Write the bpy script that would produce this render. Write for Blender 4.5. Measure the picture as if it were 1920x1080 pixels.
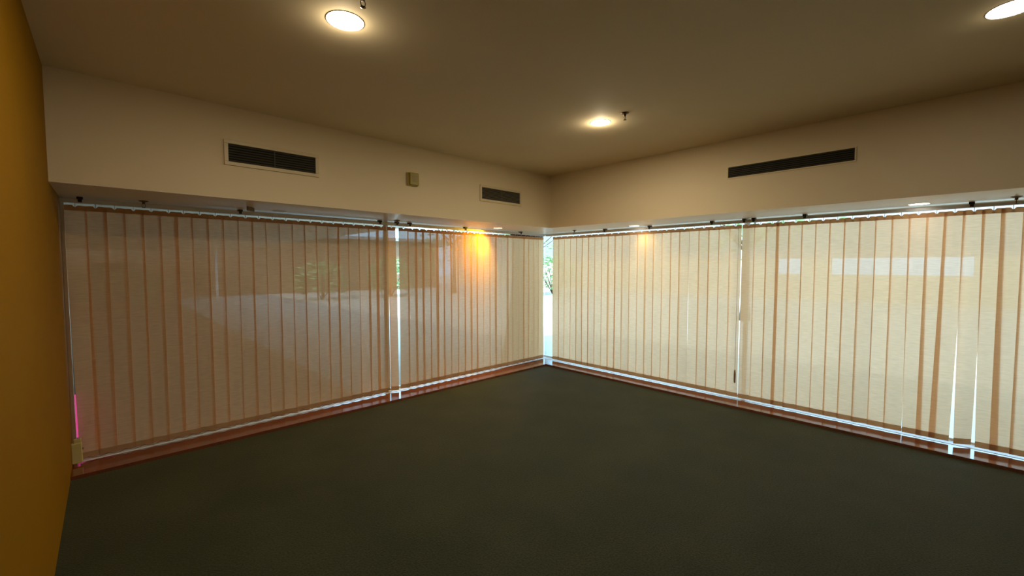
import bpy, bmesh, math, random
from mathutils import Vector, Matrix
random.seed(7)
for o in list(bpy.data.objects): bpy.data.objects.remove(o)
scene = bpy.context.scene
COL = scene.collection
R = math.radians

# ---------------------------------------------------------------- camera
cam_d = bpy.data.cameras.new('camera'); cam = bpy.data.objects.new('camera', cam_d); COL.objects.link(cam)
cam_d.sensor_width = 36.0; cam_d.lens = 796.27 / 1920 * 36.0; cam_d.clip_start = 0.02; cam_d.clip_end = 400
YAW, PITCH = R(46.371), R(-2.9675)
fwd = Vector((math.cos(YAW)*math.cos(PITCH), math.sin(YAW)*math.cos(PITCH), math.sin(PITCH)))
cam.location = (-5.4726, -4.9178, 1.6332)
cam.rotation_euler = fwd.to_track_quat('-Z', 'Y').to_euler()
scene.camera = cam

# ---------------------------------------------------------------- world, sun, exposure
world = bpy.data.worlds.new('sky'); scene.world = world; world.use_nodes = True
bg = world.node_tree.nodes['Background']
bg.inputs['Color'].default_value = (0.42, 0.70, 1.0, 1); bg.inputs['Strength'].default_value = 5.2
sun_d = bpy.data.lights.new('sun', 'SUN'); sun_d.energy = 7.0; sun_d.color = (1.0, 0.93, 0.82); sun_d.angle = R(2)
sun = bpy.data.objects.new('sun', sun_d); COL.objects.link(sun); sun.location = (-20, -20, 30)
sun.rotation_euler = Vector((0.62, 0.34, -0.72)).to_track_quat('-Z', 'Y').to_euler()
vs = scene.view_settings
scene.display_settings.display_device = 'sRGB'
vs.view_transform = 'Standard'; vs.look = 'None'; vs.gamma = 1.0; vs.use_curve_mapping = False
vs.exposure = 0.2

# ---------------------------------------------------------------- sizes of the room (metres)
W = 5.73          # yellow wall at x = -W
BACK = -8.2       # wall behind the camera
HS, HC = 2.194, 2.934    # underside of bulkheads, ceiling
DL, DR = 0.772, 0.748    # depth of the bulkheads
SL = 0.315               # depth of the red sill
GL = 0.11                # glass stands this far behind the blinds
TOP, BOT = 2.122, 0.045  # slat top and bottom

# ---------------------------------------------------------------- materials
def mat(name):
    m = bpy.data.materials.new(name); m.use_nodes = True
    nt = m.node_tree; nt.nodes.clear()
    out = nt.nodes.new('ShaderNodeOutputMaterial')
    return m, nt, out
def node(nt, t, **k):
    n = nt.nodes.new(t)
    for a, b in k.items():
        if a in n.inputs.keys(): n.inputs[a].default_value = b
        else: setattr(n, a, b)
    return n
def coords(nt, sc=(1, 1, 1)):
    tc = nt.nodes.new('ShaderNodeTexCoord'); mp = nt.nodes.new('ShaderNodeMapping')
    mp.inputs['Scale'].default_value = sc
    nt.links.new(tc.outputs['Object'], mp.inputs['Vector']); return mp.outputs['Vector']
def plain(name, c, rough=0.6, metal=0.0, var=0.06, nscale=6.0, bump=0.0, bscale=300, spec=0.5, ior=1.5, c2=None, sc=(1, 1, 1)):
    m, nt, out = mat(name)
    p = node(nt, 'ShaderNodeBsdfPrincipled', Roughness=rough, Metallic=metal)
    p.inputs['Specular IOR Level'].default_value = spec; p.inputs['IOR'].default_value = ior
    v = coords(nt, sc)
    n = node(nt, 'ShaderNodeTexNoise', Scale=nscale, Detail=4.0); nt.links.new(v, n.inputs['Vector'])
    r = nt.nodes.new('ShaderNodeValToRGB'); nt.links.new(n.outputs['Fac'], r.inputs['Fac'])
    c2 = c2 or tuple(x*(1-var*2) for x in c)
    r.color_ramp.elements[0].position = .3; r.color_ramp.elements[1].position = .7
    r.color_ramp.elements[0].color = (*c2, 1); r.color_ramp.elements[1].color = (*c, 1)
    nt.links.new(r.outputs['Color'], p.inputs['Base Color'])
    if bump:
        b = node(nt, 'ShaderNodeTexNoise', Scale=bscale, Detail=3.0); nt.links.new(v, b.inputs['Vector'])
        bp = node(nt, 'ShaderNodeBump', Strength=bump, Distance=0.004); nt.links.new(b.outputs['Fac'], bp.inputs['Height'])
        nt.links.new(bp.outputs['Normal'], p.inputs['Normal'])
    nt.links.new(p.outputs['BSDF'], out.inputs['Surface'])
    return m
def emitter(name, c, s):
    m, nt, out = mat(name); e = node(nt, 'ShaderNodeEmission', Color=(*c, 1), Strength=s)
    nt.links.new(e.outputs[0], out.inputs['Surface']); return m
def fabric(name, c, trans, clear):
    """thin woven blind fabric: part of the light is scattered through, a little passes straight"""
    m, nt, out = mat(name)
    v = coords(nt, (14, 14, 160)); oi = nt.nodes.new('ShaderNodeObjectInfo')
    add = node(nt, 'ShaderNodeVectorMath', operation='ADD'); nt.links.new(v, add.inputs[0])
    mul = node(nt, 'ShaderNodeMath', operation='MULTIPLY'); mul.inputs[1].default_value = 50
    nt.links.new(oi.outputs['Random'], mul.inputs[0]); nt.links.new(mul.outputs[0], add.inputs[1])
    n = node(nt, 'ShaderNodeTexNoise', Scale=1.0, Detail=3.0); nt.links.new(add.outputs[0], n.inputs['Vector'])
    r = nt.nodes.new('ShaderNodeValToRGB'); nt.links.new(n.outputs['Fac'], r.inputs['Fac'])
    r.color_ramp.elements[0].position = .3; r.color_ramp.elements[1].position = .72
    r.color_ramp.elements[0].color = (*[x*.9 for x in c], 1); r.color_ramp.elements[1].color = (*[min(1, x*1.08) for x in c], 1)
    tone = node(nt, 'ShaderNodeMixRGB', blend_type='MULTIPLY'); tone.inputs['Fac'].default_value = 1
    rr = nt.nodes.new('ShaderNodeValToRGB'); nt.links.new(oi.outputs['Random'], rr.inputs['Fac'])
    rr.color_ramp.elements[0].color = (.90, .89, .87, 1); rr.color_ramp.elements[1].color = (1, 1, 1, 1)
    nt.links.new(r.outputs['Color'], tone.inputs[1]); nt.links.new(rr.outputs['Color'], tone.inputs[2])
    d = node(nt, 'ShaderNodeBsdfDiffuse'); t = node(nt, 'ShaderNodeBsdfTranslucent')
    nt.links.new(tone.outputs[0], d.inputs['Color']); nt.links.new(tone.outputs[0], t.inputs['Color'])
    mx = node(nt, 'ShaderNodeMixShader'); mx.inputs[0].default_value = trans
    nt.links.new(d.outputs[0], mx.inputs[1]); nt.links.new(t.outputs[0], mx.inputs[2])
    tr = node(nt, 'ShaderNodeBsdfTransparent'); m2 = node(nt, 'ShaderNodeMixShader'); m2.inputs[0].default_value = clear
    nt.links.new(mx.outputs[0], m2.inputs[1]); nt.links.new(tr.outputs[0], m2.inputs[2])
    nt.links.new(m2.outputs[0], out.inputs['Surface']); return m
def glass(name):
    m, nt, out = mat(name)
    tr = node(nt, 'ShaderNodeBsdfTransparent', Color=(.93, .97, .96, 1)); g = node(nt, 'ShaderNodeBsdfGlossy', Roughness=0.0)
    fr = node(nt, 'ShaderNodeFresnel', IOR=1.45); mx = node(nt, 'ShaderNodeMixShader')
    nt.links.new(fr.outputs[0], mx.inputs[0]); nt.links.new(tr.outputs[0], mx.inputs[1]); nt.links.new(g.outputs[0], mx.inputs[2])
    nt.links.new(mx.outputs[0], out.inputs['Surface']); return m
def carpet():
    m, nt, out = mat('carpet')
    p = node(nt, 'ShaderNodeBsdfPrincipled', Roughness=0.75); p.inputs['Specular IOR Level'].default_value = .15
    p.inputs['Sheen Weight'].default_value = 0.2; p.inputs['Sheen Tint'].default_value = (.6, .55, .4, 1)
    v = coords(nt)
    n = node(nt, 'ShaderNodeTexNoise', Scale=2.2, Detail=5.0); f = node(nt, 'ShaderNodeTexNoise', Scale=90.0, Detail=3.0)
    nt.links.new(v, n.inputs['Vector']); nt.links.new(v, f.inputs['Vector'])
    r = nt.nodes.new('ShaderNodeValToRGB'); nt.links.new(n.outputs['Fac'], r.inputs['Fac'])
    r.color_ramp.elements[0].position = .35; r.color_ramp.elements[1].position = .68
    r.color_ramp.elements[0].color = (.024, .032, .017, 1); r.color_ramp.elements[1].color = (.036, .043, .023, 1)
    rf = nt.nodes.new('ShaderNodeValToRGB'); nt.links.new(f.outputs['Fac'], rf.inputs['Fac'])
    rf.color_ramp.elements[0].position = .3; rf.color_ramp.elements[1].position = .75
    rf.color_ramp.elements[0].color = (.55, .55, .55, 1); rf.color_ramp.elements[1].color = (1.5, 1.5, 1.35, 1)
    mm = node(nt, 'ShaderNodeMixRGB', blend_type='MULTIPLY'); mm.inputs['Fac'].default_value = 1
    nt.links.new(r.outputs['Color'], mm.inputs[1]); nt.links.new(rf.outputs['Color'], mm.inputs[2])
    nt.links.new(mm.outputs[0], p.inputs['Base Color'])
    bp = node(nt, 'ShaderNodeBump', Strength=.6, Distance=.006); nt.links.new(f.outputs['Fac'], bp.inputs['Height'])
    nt.links.new(bp.outputs['Normal'], p.inputs['Normal'])
    nt.links.new(p.outputs['BSDF'], out.inputs['Surface']); return m

M = dict(
    cream=plain('cream_paint', (.82, .69, .46), .75, var=.015, nscale=1.5, bump=.05, bscale=120),
    soffit=plain('satin_cream_paint', (.84, .74, .57), .36, var=.015, nscale=2, bump=.04, bscale=15),
    yellow=plain('ochre_paint', (.27, .128, .0005), .7, spec=.12, var=.03, nscale=2, bump=.05, bscale=90),
    carpet=carpet(),
    tile=plain('red_gloss_sill', (.21, .048, .018), .10, var=.12, nscale=3, c2=(.17, .038, .014), spec=1.0, ior=1.9, bump=.02, bscale=9),
    track=plain('white_track', (.86, .87, .88), .35, var=.02),
    alu=plain('white_aluminium', (.80, .80, .78), .35, var=.02),
    rail=plain('rail_aluminium', (.80, .78, .74), .3, metal=.0, var=.02),
    fabric=fabric('blind_fabric', (.97, .575, .30), .64, .068),
    hem=fabric('blind_hem_fabric', (.62, .42, .25), .5, .0),
    plastic=plain('clear_white_plastic', (.85, .85, .82), .4, var=.01),
    cord=plain('white_cord', (.75, .72, .66), .7, var=.05, nscale=80),
    weight=plain('tan_plastic', (.36, .22, .10), .5, var=.03),
    box=plain('cream_plastic', (.55, .48, .20), .45, var=.03),
    boxface=plain('olive_yellow_plastic', (.34, .27, .015), .45, var=.05),
    ventframe=plain('cream_metal', (.74, .62, .40), .45, var=.02),
    louvre=plain('dark_louvre', (.045, .042, .028), .55, var=.1),
    louvre_light=plain('grey_louvre', (.14, .13, .09), .5, var=.1),
    black=plain('vent_shade', (.006, .006, .005), .9, var=.1),
    brass=plain('dull_brass', (.20, .14, .08), .4, metal=.8, var=.1, nscale=40),
    brown=plain('brown_board', (.16, .10, .045), .7, var=.1),
    dark=plain('dark_steel', (.03, .028, .03), .5, var=.1),
    lamp=emitter('lamp_glow', (1.0, .97, .92), 26),
    lamp_warm=emitter('lamp_glow_warm', (1.0, .62, .22), 14),
    lamp_soft=emitter('lamp_glow_soft', (1.0, .93, .80), 10),
    lampoff=plain('unlit_lens', (.66, .60, .52), .12, var=.02),
    reflector=plain('white_ring', (.80, .78, .72), .3, var=.01),
    glass=glass('window_glass'),
    concrete=plain('pale_paving', (.58, .54, .47), .9, var=.06, nscale=1.2, bump=.1, bscale=40),
    render=plain('pale_render', (.62, .54, .42), .9, var=.05, nscale=.6),
    grey=plain('grey_cladding', (.34, .36, .38), .8, var=.08, nscale=.5),
    darkpave=plain('brown_paving', (.17, .11, .065), .9, var=.08, nscale=2),
    canopy=plain('canopy_board', (.74, .64, .52), .8, var=.05),
    tan=plain('tan_brick', (.28, .18, .11), .9, var=.1, nscale=4),
    pink=plain('pink_paint', (.90, .07, .36), .5, var=.03),
    leaf=plain('leaves', (.34, .50, .24), .6, c2=(.20, .36, .14), nscale=1.5),
    bark=plain('bark', (.16, .11, .07), .9, c2=(.10, .07, .05), nscale=12),
)

# ---------------------------------------------------------------- helpers
def box(bm, a, b):
    x0, y0, z0 = a; x1, y1, z1 = b
    v = [bm.verts.new(p) for p in ((x0,y0,z0),(x1,y0,z0),(x1,y1,z0),(x0,y1,z0),(x0,y0,z1),(x1,y0,z1),(x1,y1,z1),(x0,y1,z1))]
    for f in ((3,2,1,0),(4,5,6,7),(0,1,5,4),(1,2,6,5),(2,3,7,6),(3,0,4,7)): bm.faces.new([v[i] for i in f])
def lathe(bm, prof, n=32, axis='z', at=(0, 0, 0), caps=True):
    rings = []
    for r, z in prof:
        ring = []
        for k in range(n):
            a = 2*math.pi*k/n
            ring.append(bm.verts.new(Vector((r*math.cos(a), r*math.sin(a), z)) + Vector(at)))
        rings.append(ring)
    for i in range(len(rings)-1):
        for k in range(n): bm.faces.new((rings[i][k], rings[i][(k+1) % n], rings[i+1][(k+1) % n], rings[i+1][k]))
    if caps:
        for rg in (rings[0], rings[-1]):
            try: bm.faces.new(rg)
            except ValueError: pass
def build(name, bm, m, parent=None, smooth=False, bevel=0.0, mtx=None):
    bmesh.ops.recalc_face_normals(bm, faces=bm.faces[:])
    if mtx is not None: bmesh.ops.transform(bm, matrix=mtx, verts=bm.verts[:])
    me = bpy.data.meshes.new(name); bm.to_mesh(me); bm.free()
    me.materials.append(M[m] if isinstance(m, str) else m)
    if smooth:
        for p in me.polygons: p.use_smooth = True
    o = bpy.data.objects.new(name, me); COL.objects.link(o)
    if parent: o.parent = parent
    if bevel:
        md = o.modifiers.new('bevel', 'BEVEL'); md.width = bevel; md.segments = 2; md.limit_method = 'ANGLE'
    return o
def tag(o, label, cat, group=None, kind=None):
    o['label'] = label; o['category'] = cat
    if group: o['group'] = group
    if kind: o['kind'] = kind
    return o
def thing(name, loc, label, cat, group=None, rot=(0, 0, 0)):
    o = bpy.data.objects.new(name, None); COL.objects.link(o); o.location = loc; o.rotation_euler = rot; o.empty_display_size = .05
    return tag(o, label, cat, group)
def struct(name, boxes, m, label, cat, bevel=0.0):
    bm = bmesh.new()
    for a, b in boxes: box(bm, a, b)
    o = build(name, bm, m, bevel=bevel); return tag(o, label, cat, kind='structure')
def part(name, boxes, m, parent, bevel=0.0):
    bm = bmesh.new()
    for a, b in boxes: box(bm, a, b)
    return build(name, bm, m, parent, bevel=bevel)

# ---------------------------------------------------------------- room shell
struct('floor', [((-W-.2, BACK-.2, -.2), (GL+.1, GL+.1, 0))], 'carpet', 'dark olive green carpet covering the whole floor', 'carpet')
struct('ceiling', [((-W-.2, BACK-.2, HC), (GL+.15, GL+.15, HC+.3))], 'cream', 'flat cream painted ceiling with recessed lights', 'ceiling')
struct('wall_left', [((-W-.2, BACK, 0), (-W, GL+.1, HC))], 'yellow', 'plain ochre yellow wall at the left edge', 'wall')
struct('wall_back', [((-W-.2, BACK-.2, 0), (GL+.1, BACK, HC))], 'yellow', 'ochre wall behind the viewer', 'wall')
struct('wall_right', [((GL-.06, BACK, 0), (GL+.1, -6.42, HS))], 'cream', 'cream wall past the end of the right windows', 'wall')
struct('trim_1', [((-W, -DL, HS), (GL+.1, GL+.1, HC))], 'cream', 'cream bulkhead above the left windows holding two framed vents', 'bulkhead')
struct('trim_2', [((-DR, BACK, HS), (GL+.1, -DL, HC))], 'cream', 'cream bulkhead above the right windows with one long vent', 'bulkhead')
# satin painted undersides of the bulkheads
struct('trim_3', [((-W, -DL+.001, HS-.006), (GL, GL, HS))], 'soffit', 'satin cream underside of the bulkhead above the left blinds', 'soffit')
struct('trim_4', [((-DR+.001, -6.4, HS-.006), (GL, -DL, HS))], 'soffit', 'satin cream underside of the bulkhead above the right blinds', 'soffit')
# red glossy sills at floor level and the white window track behind the blinds
def prism(name, pts, z0, z1, m, label, cat):
    bm = bmesh.new()
    lo = [bm.verts.new((x, y, z0)) for x, y in pts]; hi = [bm.verts.new((x, y, z1)) for x, y in pts]
    n = len(pts); bm.faces.new(lo); bm.faces.new(hi)
    for i in range(n): bm.faces.new((lo[i], lo[(i+1) % n], hi[(i+1) % n], hi[i]))
    return tag(build(name, bm, m, bevel=.002), label, cat, kind='structure')
prism('trim_5', [(-W, -SL), (-SL, -SL), (-.02, -.02), (-W, -.02)], -.01, .028, 'tile', 'glossy red sill strip on the floor below the left blinds', 'sill')
prism('trim_6', [(-SL, -SL), (-SL, -6.4), (-.02, -6.4), (-.02, -.02)], -.01, .028, 'tile', 'glossy red sill strip on the floor below the right blinds', 'sill')
prism('trim_7', [(-W, -.02), (-.02, -.02), (GL, GL), (-W, GL)], -.01, .031, 'track', 'white window track behind the foot of the left blinds', 'track')
prism('trim_8', [(-.02, -.02), (-.02, -6.4), (GL, -6.4), (GL, GL)], -.01, .031, 'track', 'white window track behind the foot of the right blinds', 'track')

# ---------------------------------------------------------------- windows (frame > pane, mullion)
def window(name, axis, a, b, label, m0=None, m1=None):
    """glazing between coordinates a<b along the wall; axis 'x' = left wall, 'y' = right wall"""
    t0, t1 = GL, GL+.05
    def B(u0, u1, z0, z1, s=0.0):
        if axis == 'x': return ((u0, t0+s, z0), (u1, t1-s, z1))
        return ((t0+s, u0, z0), (t1-s, u1, z1))
    fw = .022
    fr = part(name, [B(a, b, -.01, .046), B(a, b, 2.172, HS+.02)] + ([B(a, a+fw, .02, 2.19)] if m0 else []) + ([B(b-fw, b, .02, 2.19)] if m1 else []), 'alu', None)
    tag(fr, label, 'window', kind='structure')
    part('pane', [B(a, b, .02, 2.18, .022)], 'glass', fr)
    return fr
window('window_1', 'x', -W, -2.885, 'tall window behind the long dark blind on the left', True, True)
window('window_2', 'x', -2.885, GL+.01, 'window behind the left blind lit yellow by a downlight', True, False)
window('window_3', 'y', -3.16, GL+.01, 'window behind the pale blind just right of the corner', True, False)
window('window_4', 'y', -6.42, -3.16, 'window behind the bright blind at the right edge', True, True)

# ---------------------------------------------------------------- vertical blinds
def slat_sheet(axis, s, w, z0, z1, ang_top, ang_bot, sh_bot, nseg=16, off=0.0, bow=0.0, notch=False):
    """a hanging strip of fabric centred at s along the wall, twisted and swaying a little"""
    bm = bmesh.new()
    nx = 7; us = [-.5, -.3, -.12, 0.0, .12, .3, .5]
    rows = []
    for j in range(nseg+1):
        t = j/nseg; z = z1 + (z0-z1)*t
        tt = (TOP-z)/(TOP-BOT)
        ang = ang_top + (ang_bot-ang_top)*tt**1.3
        c = s + sh_bot*tt**1.2
        row = []
        for u in us:
            d = u*w*math.cos(ang); n = u*w*math.sin(ang) + off + bow*math.sin(tt*math.pi)*.012 + .004*(1-4*u*u)
            zz = z
            if notch and j == 0:
                if abs(u) < .05: zz = z - .020
                if abs(abs(u)-.5) < .01: zz = z - .004
            p = (c+d, -n, zz) if axis == 'x' else (-n, c+d, zz)
            row.append(bm.verts.new(p))
        rows.append(row)
    for j in range(nseg):
        for i in range(nx-1): bm.faces.new((rows[j][i], rows[j][i+1], rows[j+1][i+1], rows[j+1][i]))
    return bm
def blind(axis, cs, ang, label, rail0, rail1, special=None, chain=False, seed=0, brackets=()):
    rnd = random.Random(seed); special = special or {}
    mid = (rail0+rail1)/2
    loc = (mid, 0, HS-.006) if axis == 'x' else (0, mid, HS-.006)
    root = thing('vertical_blind', loc, label, 'vertical blind', 'tan vertical blinds over the windows')
    inv = Matrix.Translation(-Vector(loc))
    def P(u, v, z): return (u, -v, z) if axis == 'x' else (-v, u, z)
    def bx(name, l, m, parent, bevel=0.0):
        bm = bmesh.new()
        for (u0, v0, z0), (u1, v1, z1) in l:
            a, b = P(u0, v0, z0), P(u1, v1, z1)
            box(bm, tuple(min(p, q) for p, q in zip(a, b)), tuple(max(p, q) for p, q in zip(a, b)))
        return build(name, bm, m, parent, bevel=bevel, mtx=inv)
    rb = TOP+.018
    bx('head_rail', [((rail0, -.02, rb+.004), (rail1, .02, rb+.030)), ((rail0, -.02, rb), (rail1, -.012, rb+.005)), ((rail0, .012, rb), (rail1, .02, rb+.005))], 'rail', root, .0015)
    for u in brackets:
        bx('mounting_bracket', [((u-.018, -.024, rb+.028), (u+.018, .034, HS-.006)), ((u-.012, .020, rb+.006), (u+.012, .026, rb+.032))], 'dark', root)
    for i, s in enumerate(cs):
        a0 = ang + rnd.uniform(-.05, .05); a1 = a0 + rnd.uniform(-.06, .06); sh = rnd.uniform(-.003, .003); bow = rnd.uniform(-1, 1)
        w = .134 if axis == 'y' else .131
        if i in special:
            q = special[i]; a0 = q.get('a0', a0); a1 = q.get('a1', a0); sh = q.get('sh', sh); w = q.get('w', w)
        bm = slat_sheet(axis, s, w, BOT, TOP, a0, a1, sh, bow=bow, notch=True)
        sl = build('slat', bm, 'fabric', root, smooth=True, mtx=inv)
        hd = slat_sheet(axis, s, w-.003, TOP-.044, TOP-.0005, a0, a0, 0, nseg=2, off=-.0018, bow=bow, notch=True)
        build('header', hd, 'hem', sl, smooth=True, mtx=inv)
        ft = slat_sheet(axis, s, w-.002, BOT+.001, BOT+.052, a0, a1, sh, nseg=3, off=.0018, bow=bow)
        build('hem', ft, 'hem', sl, smooth=True, mtx=inv)
        bx('hanger', [((s-.0022, -.001, TOP-.03), (s+.0022, .0015, rb+.002)), ((s-.009, -.0025, TOP-.040), (s+.009, -.0010, TOP-.026))], 'plastic', sl)
    if chain:
        pts = []
        for i in range(len(cs)-1):
            for k in range(6):
                t = k/6; pts.append(Vector(P(cs[i]+(cs[i+1]-cs[i])*t, .009, BOT+.012-.018*4*t*(1-t))))
        bm = bmesh.new(); prev = None
        for p in pts:
            if axis == 'x': offs = [(0, -.0022, 0), (0, 0, .0022), (0, .0022, 0), (0, 0, -.0022)]
            else: offs = [(-.0022, 0, 0), (0, 0, .0022), (.0022, 0, 0), (0, 0, -.0022)]
            ring = [bm.verts.new(p+Vector(o)) for o in offs]
            if prev:
                for k in range(4): bm.faces.new((prev[k], prev[(k+1) % 4], ring[(k+1) % 4], ring[k]))
            prev = ring
        build('bottom_chain', bm, 'brass', root, smooth=True, mtx=inv)
    return root, inv, P

A = [-5.641,-5.522,-5.408,-5.289,-5.173,-5.054,-4.946,-4.825,-4.705,-4.581,-4.456,-4.339,-4.214,-4.087,-3.963,-3.841,-3.718,-3.593,-3.480,-3.356,-3.231,-3.110,-3.012,-2.875]
B = [-2.706,-2.579,-2.471,-2.366,-2.248,-2.143,-2.031,-1.914,-1.786,-1.674,-1.553,-1.442,-1.310,-1.186,-1.076,-.943,-.827,-.707,-.576,-.470,-.355,-.235,-.115]
Cc = [-.250,-.370,-.494,-.618,-.740,-.857,-.974,-1.098,-1.221,-1.339,-1.454,-1.577,-1.704,-1.826,-1.947,-2.069,-2.195,-2.317,-2.439,-2.568,-2.691,-2.811,-2.935,-3.062]
D = [-3.206,-3.331,-3.452,-3.557,-3.676,-3.798,-3.922,-4.044,-4.165,-4.286,-4.409,-4.529,-4.648,-4.767,-4.881,-4.997,-5.110,-5.218,-5.338,-5.458,-5.578,-5.698,-5.818,-5.938,-6.058,-6.178,-6.298]
blind('x', A, .13, 'long brown-looking vertical blind between the yellow wall and the white slit on the left', -W+.005, -2.83,
      special={0: dict(a0=-.1, a1=-.1, sh=.02), 23: dict(a0=.5, a1=.45, w=.10, sh=.02)}, chain=True, seed=3, brackets=(-5.61, -4.50, -3.03))
blind('x', B, .15, 'tan vertical blind left of the corner with a yellow pool of light on it', -2.82, -.02,
      chain=True, seed=5, brackets=(-2.80, -2.62, -1.72, -.60))
rc, invc, Pc = blind('y', Cc, .09, 'pale cream vertical blind immediately right of the room corner', -3.13, -.03, seed=8, brackets=(-1.22, -1.95, -2.79))
blind('y', D, .08, 'bright cream vertical blind on the right with two open slits near its bottom', -6.40, -3.135,
      special={14: dict(a0=.05, a1=.08, sh=.030), 15: dict(a0=.08, a1=.62, sh=-.004), 16: dict(a0=.08, a1=.10, sh=-.034),
               17: dict(a0=.08, a1=.12, sh=-.010), 3: dict(a0=.1, a1=.1, sh=.004), 12: dict(a0=.1, a1=.12, sh=-.022), 11: dict(sh=-.004)},
      seed=11, brackets=(-3.16, -3.26, -3.76, -4.98, -6.0))
# control cord with its small tan weight, right of the cream blind
bm = bmesh.new(); lathe(bm, [(.0018, .38), (.0018, HS-.03)], 8, at=(-.028, -3.105, 0)); cd = build('cord', bm, 'cord', rc, smooth=True, mtx=invc)
bm = bmesh.new(); lathe(bm, [(.004, .22), (.011, .235), (.012, .33), (.009, .37), (.003, .385)], 12, at=(-.028, -3.105, 0)); w_ = build('cord_weight', bm, 'weight', cd, smooth=True, mtx=invc)
w_['label'] = 'small tan plastic cord weight'

# ---------------------------------------------------------------- recessed downlights
def downlight(x, y, z, glow, label, spot=None, r=.090, group=None):
    t = thing('downlight', (x, y, z), label, 'downlight', group)
    bm = bmesh.new(); lathe(bm, [(r+.005, .0), (r+.005, -.002), (r+.002, -.003), (r-.001, -.001), (r+.005, .0)], 48, caps=False)
    build('trim_ring', bm, 'reflector', t, smooth=True)
    bm = bmesh.new(); lathe(bm, [(r-.001, -.0005), (r*.7, -.003), (r*.3, -.0042), (.001, -.0045)], 48)
    build('lens', bm, glow, t, smooth=True)
    if spot:
        if spot[2] > 140:
            ld = bpy.data.lights.new('lamp_beam', 'AREA'); ld.shape = 'DISK'; ld.size = r*1.8; ld.energy, ld.color = spot[0], spot[1]
            gd = bpy.data.lights.new('lamp_glow', 'POINT'); gd.energy, gd.color = spot[0]*.12, spot[1]; gd.shadow_soft_size = .03
            go = bpy.data.objects.new('lamp_glow', gd); COL.objects.link(go); go.parent = t; go.location = (0, 0, -.05)
        else:
            ld = bpy.data.lights.new('lamp_beam', 'SPOT'); ld.energy, ld.color, ld.spot_size, ld.spot_blend = spot[0], spot[1], R(spot[2]), 1.0
            ld.shadow_soft_size = .055
        lo = bpy.data.objects.new('lamp_beam', ld); COL.objects.link(lo); lo.parent = t; lo.location = (0, 0, -.012)
        d = Vector(spot[3]) - Vector((x, y, z-.012)); lo.rotation_euler = d.to_track_quat('-Z', 'Y').to_euler()
    return t
gc, gs = 'recessed lights in the main ceiling', 'recessed lights under the bulkheads'
CW = (1.0, .84, .58)
downlight(-4.508, -2.621, HC, 'lamp', 'large glowing ceiling downlight at the upper left of the ceiling', (13, CW, 150, (-4.508, -2.621, 0)), .092, gc)
downlight(-2.179, -2.627, HC, 'lamp', 'small glowing ceiling downlight beside the sprinkler in mid ceiling', (20, CW, 150, (-2.179, -2.627, 0)), .086, gc)
downlight(-2.113, -5.060, HC, 'lamp', 'glowing ceiling downlight cut by the top right corner', (2, CW, 150, (-2.113, -5.06, 0)), .092, gc)
downlight(-1.298, -.24, HS-.006, 'lamp_warm', 'orange glowing downlight under the left bulkhead above the yellow pool', (135, (1.0, .56, .006), 124, (-1.80, .0, 1.50)), .062, gs)
downlight(-.160, -1.80, HS-.006, 'lamp_soft', 'small pale downlight under the right bulkhead nearest the corner', (17.0, (1.0, .88, .24), 100, (.0, -2.0, 1.7)), .066, gs)
downlight(-.180, -4.655, HS-.006, 'lamp_soft', 'white downlight under the right bulkhead near the right edge', (1.5, (1.0, .9, .8), 110, (-.05, -4.66, 1.6)), .070, gs)
downlight(-4.19, -.17, HS-.006, 'lampoff', 'unlit downlight under the left bulkhead above the brown blind', None, .066, gs)

# ---------------------------------------------------------------- sprinklers
def sprinkler(x, y, z, label):
    t = thing('sprinkler', (x, y, z), label, 'fire sprinkler', 'fire sprinklers in ceiling and bulkheads')
    bm = bmesh.new(); lathe(bm, [(.034, 0), (.032, -.004), (.016, -.010), (.010, -.012)], 24); build('escutcheon', bm, 'brass', t, smooth=True)
    bm = bmesh.new(); lathe(bm, [(.010, -.010), (.010, -.026), (.006, -.028)], 12); build('stem', bm, 'brass', t, smooth=True)
    bm = bmesh.new()
    for s in (-1, 1):
        pts = [(.007*s, -.026), (.012*s, -.036), (.010*s, -.048), (.003*s, -.056)]
        for (a, b), (c, d) in zip(pts[:-1], pts[1:]):
            v = [bm.verts.new(p) for p in ((a-.0018, -.002, b), (a+.0018, -.002, b), (a+.0018, .002, b), (a-.0018, .002, b), (c-.0018, -.002, d), (c+.0018, -.002, d), (c+.0018, .002, d), (c-.0018, .002, d))]
            for f in ((3,2,1,0),(4,5,6,7),(0,1,5,4),(1,2,6,5),(2,3,7,6),(3,0,4,7)): bm.faces.new([v[i] for i in f])
    build('frame_arms', bm, 'brass', t)
    bm = bmesh.new(); lathe(bm, [(.004, -.054), (.013, -.056), (.0135, -.059), (.004, -.060)], 16); build('deflector', bm, 'brass', t, smooth=True)
sprinkler(-2.232, -2.912, HC, 'dark sprinkler head on the ceiling beside the mid ceiling downlight')
sprinkler(-4.535, -2.895, HC, 'sprinkler head at the top edge beside the large left downlight')
sprinkler(-5.225, -.10, HS-.006, 'sprinkler head under the left bulkhead nearest the yellow wall')
sprinkler(-2.90, -.20, HS-.006, 'sprinkler head under the left bulkhead above the white slit')
sprinkler(-.20, -.79, HS-.006, 'sprinkler head under the right bulkhead nearest the corner')
sprinkler(-.19, -5.22, HS-.006, 'sprinkler head under the bulkhead at the right edge of view')

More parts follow.
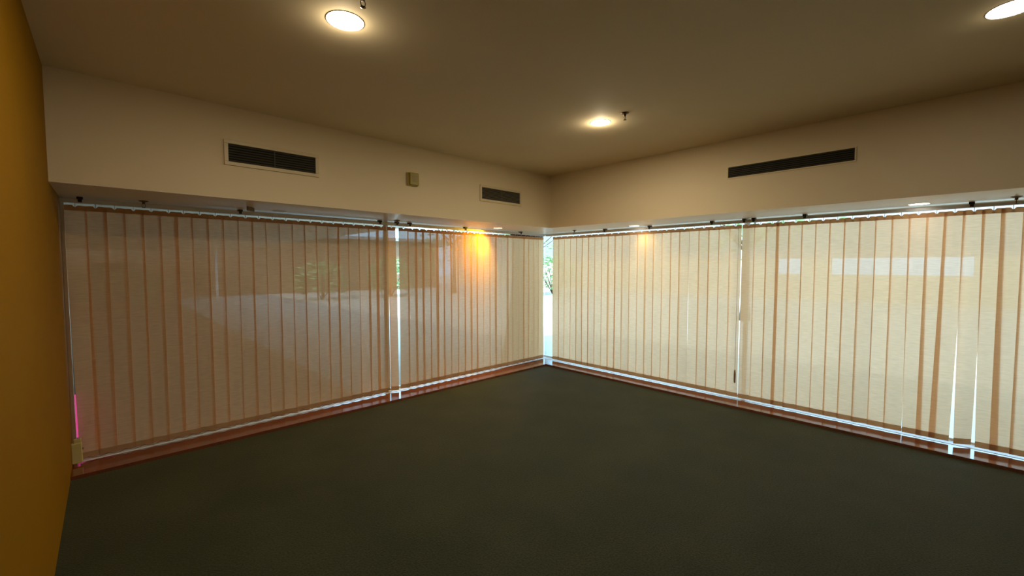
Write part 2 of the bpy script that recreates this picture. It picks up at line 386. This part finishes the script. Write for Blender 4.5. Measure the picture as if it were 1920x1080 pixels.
# brown flap hanging from the soffit above the brown blind
t = thing('soffit_flap', (-4.47, -.29, HS-.006), 'small dark brown flap hanging under the left bulkhead above the brown blind', 'flap')
bm = bmesh.new(); box(bm, (-.004, -.065, -.038), (.004, .065, 0)); bmesh.ops.rotate(bm, verts=bm.verts[:], cent=(0, 0, 0), matrix=Matrix.Rotation(R(-38), 3, 'Z'))
build('plate', bm, 'brown', t, bevel=.001)
bm = bmesh.new(); box(bm, (-.012, -.02, -.004), (.012, .02, 0)); bmesh.ops.rotate(bm, verts=bm.verts[:], cent=(0, 0, 0), matrix=Matrix.Rotation(R(-38), 3, 'Z'))
build('base', bm, 'brown', t)

# ---------------------------------------------------------------- air vents
def vent(axis, u0, u1, z0, z1, fr, nl, lm, label, bars=1, deep=.012, frm='ventframe'):
    """grille on a bulkhead face; opening u0..u1, z0..z1; fr = frame width"""
    base = (-DL if axis == 'x' else -DR)
    um, zm = (u0+u1)/2, (z0+z1)/2
    loc = (um, base, zm) if axis == 'x' else (base, um, zm)
    t = thing('air_vent', loc, label, 'air vent', 'vents in the bulkhead faces')
    inv = Matrix.Translation(-Vector(loc))
    def Bx(bm, a0, a1, n0, n1, c0, c1):
        if axis == 'x': box(bm, (a0, base-n1, c0), (a1, base-n0, c1))
        else: box(bm, (base-n1, a0, c0), (base-n0, a1, c1))
    bm = bmesh.new(); Bx(bm, u0, u1, .0003, .0015, z0, z1); build('shaft_shade', bm, 'black', t, mtx=inv)  # flat near-black plate standing in for the shade inside the opening
    bm = bmesh.new()
    Bx(bm, u0-fr, u1+fr, 0, deep, z1, z1+fr); Bx(bm, u0-fr, u1+fr, 0, deep, z0-fr, z0)
    Bx(bm, u0-fr, u0, 0, deep, z0, z1); Bx(bm, u1, u1+fr, 0, deep, z0, z1)
    build('frame', bm, frm, t, bevel=.003, mtx=inv)
    for i in range(nl):
        z = z0 + (i+.5)*(z1-z0)/nl
        bm = bmesh.new(); h = (z1-z0)/nl*.36
        if axis == 'x': pts = [(base-.002, z+h), (base-.003, z+h), (base-.010, z-h), (base-.009, z-h)]
        else: pts = [(base-.002, z+h), (base-.003, z+h), (base-.010, z-h), (base-.009, z-h)]
        e = []
        for a in (u0, u1):
            e.append([bm.verts.new((a, n, zz) if axis == 'x' else (n, a, zz)) for n, zz in pts])
        bm.faces.new(e[0]); bm.faces.new(e[1])
        for k in range(4): bm.faces.new((e[0][k], e[0][(k+1) % 4], e[1][(k+1) % 4], e[1][k]))
        build('louvre', bm, lm, t, mtx=inv)
    for k in range(bars):
        u = u0+(k+1)*(u1-u0)/(bars+1); bm = bmesh.new(); Bx(bm, u-.004, u+.004, .001, .0105, z0, z1); build('divider', bm, lm, t, mtx=inv)
    return t
vent('x', -4.722, -4.040, 2.487, 2.632, .030, 7, 'louvre', 'framed dark vent high on the left bulkhead near the yellow wall')
vent('x', -2.047, -1.382, 2.474, 2.619, .030, 9, 'louvre_light', 'framed grey louvred vent on the left bulkhead nearest the corner')
vent('y', -4.264, -3.230, 2.549, 2.655, .014, 6, 'louvre', 'long thin dark slot vent on the right bulkhead', bars=0, deep=.006, frm='cream')

# ---------------------------------------------------------------- small wall things
t = thing('wall_sensor', (-3.03, -DL, 2.573), 'small olive yellow sensor box on the left bulkhead between the two vents', 'sensor box')
bm = bmesh.new(); box(bm, (-.062, -.028, -.070), (.062, 0, .070)); build('back_box', bm, 'box', t, bevel=.006)
bm = bmesh.new(); box(bm, (-.052, -.052, -.066), (.058, -.026, .066)); build('cover', bm, 'boxface', t, bevel=.008)
bm = bmesh.new()
for k in range(5): box(bm, (-.022, -.0545, -.030+k*.013), (.030, -.0515, -.025+k*.013))
build('grille', bm, 'weight', t)
t = thing('cord_tensioner', (-W, -.075, .046), 'cream plastic cord tensioner low on the yellow wall by the brown blind', 'cord tensioner')
bm = bmesh.new(); box(bm, (0, -.02, 0), (.062, .02, .165)); build('housing', bm, 'box', t, bevel=.006)
bm = bmesh.new(); box(bm, (.014, -.014, .160), (.058, .014, .198)); build('cap', bm, 'box', t, bevel=.005)
bm = bmesh.new(); lathe(bm, [(.008, -.0), (.008, .006), (.004, .008)], 12, at=(0, 0, 0)); 
build('screw', bm, 'brass', t, smooth=True, mtx=Matrix.Translation((.062, 0, .11)) @ Matrix.Rotation(R(90), 4, 'Y'))
bm = bmesh.new(); lathe(bm, [(.0016, .19), (.0016, 2.09)], 6, at=(.03, 0, 0)); build('cord', bm, 'cord', t, smooth=True)

# ---------------------------------------------------------------- outside, seen through the slits and faintly through the fabric
struct('ground', [((-60, GL+.1, -.12), (60, 60, -.02)), ((GL+.1, -60, -.12), (60, GL+.1, -.02))], 'concrete', 'pale paving outside the windows', 'paving')
struct('wall_shading', [((-6.3, GL+.1, -.02), (-5.98, 5.0, 2.42))], 'brown', 'added brown wing wall outside, shading the left end of the left windows', 'wall')  # unseen wall added to block sky light from the left blind
# car deck across the yard on the right: low wall, openings with sky behind, grey fascia above
t = thing('car_deck', (20, -4, 0), 'low grey and tan car deck seen faintly through the right blind', 'building')
inv = Matrix.Translation((-20, 4, 0))
def P2(name, l, m):
    bm = bmesh.new()
    for a, b in l: box(bm, a, b)
    return build(name, bm, m, t, mtx=inv)
P2('low_wall', [((20, -30, -.02), (20.3, 30, 1.22))], 'render')
P2('fascia', [((20, -30, 2.01), (20.3, 30, 4.6))], 'grey')
P2('upper_wall', [((20, -30, 1.22), (20.3, -5.37, 2.01)), ((20, -.65, 1.22), (20.3, .57, 2.01)), ((20, 1.63, 1.22), (20.3, 30, 2.01))], 'render')
struct('ground_2', [((-40, GL+.12, -.02), (-3.2, 23.0, -.012))], 'darkpave', 'added brown paving under the walkway canopy, dimming the left windows', 'paving')  # brown slab added so less light bounces up onto the left blind
# covered walk outside the left windows, roof extended to block skylight on the blinds
t = thing('walkway_canopy', (-9, 6, 0), 'brown walkway canopy outside the left windows seen through the slits', 'canopy')
inv = Matrix.Translation((9, -6, 0))
P2('roof_board', [((-20, .28, 2.42), (-3.3, .5, 2.55)), ((-20, .5, 2.42), (-1.0, 22.4, 2.55))], 'canopy')
P2('fascia_board', [((-20, 22.3, 2.34), (-1.0, 22.4, 2.42))], 'canopy')
for x in (-16, -10.5, -1.4):
    P2('post', [((x, 21.7, -.02), (x+.12, 21.82, 2.42))], 'alu')
t = thing('brick_building', (-6, 23, 0), 'low tan brick building beyond the walkway canopy', 'building')
inv = Matrix.Translation((6, -23, 0))
P2('wall', [((-26, 23, -.02), (13, 23.4, 3.4))], 'tan')
P2('roof', [((-26.5, 22.5, 3.4), (13.5, 28, 3.6))], 'grey')
t = thing('pink_panel', (-5.72, .37, 0), 'bright pink panel outside the gap beside the yellow wall', 'panel')
inv = Matrix.Translation((5.72, -.37, 0))
P2('board', [((-5.90, .35, .13), (-5.50, .38, .51))], 'pink')
P2('leg', [((-5.88, .33, -.02), (-5.85, .40, .13))], 'dark'); P2('leg', [((-5.55, .33, -.02), (-5.52, .40, .13))], 'dark')
def tree(x, y, h, r, label, seed, n=2600):
    rnd = random.Random(seed)
    t = thing('tree', (x, y, -.02), label, 'tree', 'trees outside the windows')
    bm = bmesh.new(); prof = [(.16, 0), (.12, .5), (.10, h*.35), (.06, h*.6), (.02, h*.85)]; lathe(bm, prof, 10)
    for k in range(7):
        a = rnd.uniform(0, 6.28); z = h*rnd.uniform(.3, .55); L = r*rnd.uniform(.6, .95)
        p0 = Vector((0, 0, z)); p1 = Vector((math.cos(a)*L, math.sin(a)*L, z+L*.7))
        q = (p1-p0).to_track_quat('Z', 'Y').to_matrix().to_4x4()
        b2 = bmesh.new(); lathe(b2, [(.05, 0), (.012, (p1-p0).length)], 6); bmesh.ops.transform(b2, matrix=Matrix.Translation(p0) @ q, verts=b2.verts[:])
        me = bpy.data.meshes.new('tmp'); b2.to_mesh(me); b2.free(); bm.from_mesh(me); bpy.data.meshes.remove(me)
    build('trunk', bm, 'bark', t, smooth=True)
    bm = bmesh.new(); clumps = [(Vector((rnd.gauss(0, r*.45), rnd.gauss(0, r*.45), h*.62+rnd.gauss(0, h*.14))), r*rnd.uniform(.25, .45)) for _ in range(16)]
    for _ in range(n):
        c, cr = rnd.choice(clumps); p = c + Vector((rnd.gauss(0, 1), rnd.gauss(0, 1), rnd.gauss(0, .8)))*cr*.55
        q = Matrix.Rotation(rnd.uniform(0, 6.28), 3, 'Z') @ Matrix.Rotation(rnd.uniform(-1.2, 1.2), 3, 'X')
        s = rnd.uniform(.07, .15); v = [bm.verts.new(p + q @ Vector(k)*s) for k in ((-.9, 0, 0), (0, -.42, .05), (.9, 0, 0), (0, .42, .05))]
        bm.faces.new(v)
    build('foliage', bm, 'leaf', t)
def shrub(x, y, h, r, label, seed, n=1100):
    rnd = random.Random(seed)
    t = thing('shrub', (x, y, -.02), label, 'shrub', 'shrubs outside the windows')
    bm = bmesh.new()
    for k in range(9):
        a = rnd.uniform(0, 6.28); p1 = Vector((math.cos(a)*r*.6, math.sin(a)*r*.5, h*rnd.uniform(.5, .85)))
        q = p1.to_track_quat('Z', 'Y').to_matrix().to_4x4(); n0 = len(bm.verts)
        lathe(bm, [(.03, 0), (.008, p1.length)], 6); bm.verts.ensure_lookup_table()
        bmesh.ops.transform(bm, matrix=q, verts=bm.verts[n0:])
    build('stem', bm, 'bark', t, smooth=True)
    bm = bmesh.new()
    for _ in range(n):
        a, b = rnd.uniform(0, 6.28), rnd.uniform(-.9, 1.5); k = rnd.uniform(.6, 1.0)
        p = Vector((math.cos(a)*math.cos(b)*r*k, math.sin(a)*math.cos(b)*r*k*.8, h*.5 + math.sin(b)*h*.5*k))
        q = Matrix.Rotation(rnd.uniform(0, 6.28), 3, 'Z') @ Matrix.Rotation(rnd.uniform(-1.2, 1.2), 3, 'X')
        sz = rnd.uniform(.08, .17); v = [bm.verts.new(p + q @ Vector(c)*sz) for c in ((-.9, 0, 0), (0, -.45, .05), (.9, 0, 0), (0, .45, .05))]
        bm.faces.new(v)
    build('foliage', bm, 'leaf', t)
tree(9.2, 9.6, 6.2, 2.3, 'leafy green tree outside the corner gap', 1, 1500)
tree(8.5, -.5, 5.6, 1.9, 'green tree outside behind the pale corner blind', 2, 1200)
tree(9.8, 16.2, 6.0, 2.4, 'green tree outside beyond the white slit on the left', 3, 1500)
shrub(13.6, 11.6, 2.3, 2.0, 'pale green shrub farthest off through the corner gap', 21)
shrub(5.8, 16.6, 2.1, 1.5, 'pale green shrub seen through the white slit on the left', 23)
shrub(2.2, 16.8, 1.9, 1.5, 'shrub beside the canopy end behind the yellow lit blind', 24, 700)
shrub(-5.3, 16.7, 1.8, 1.5, 'shrub under the canopy seen past the yellow wall edge', 26, 900)
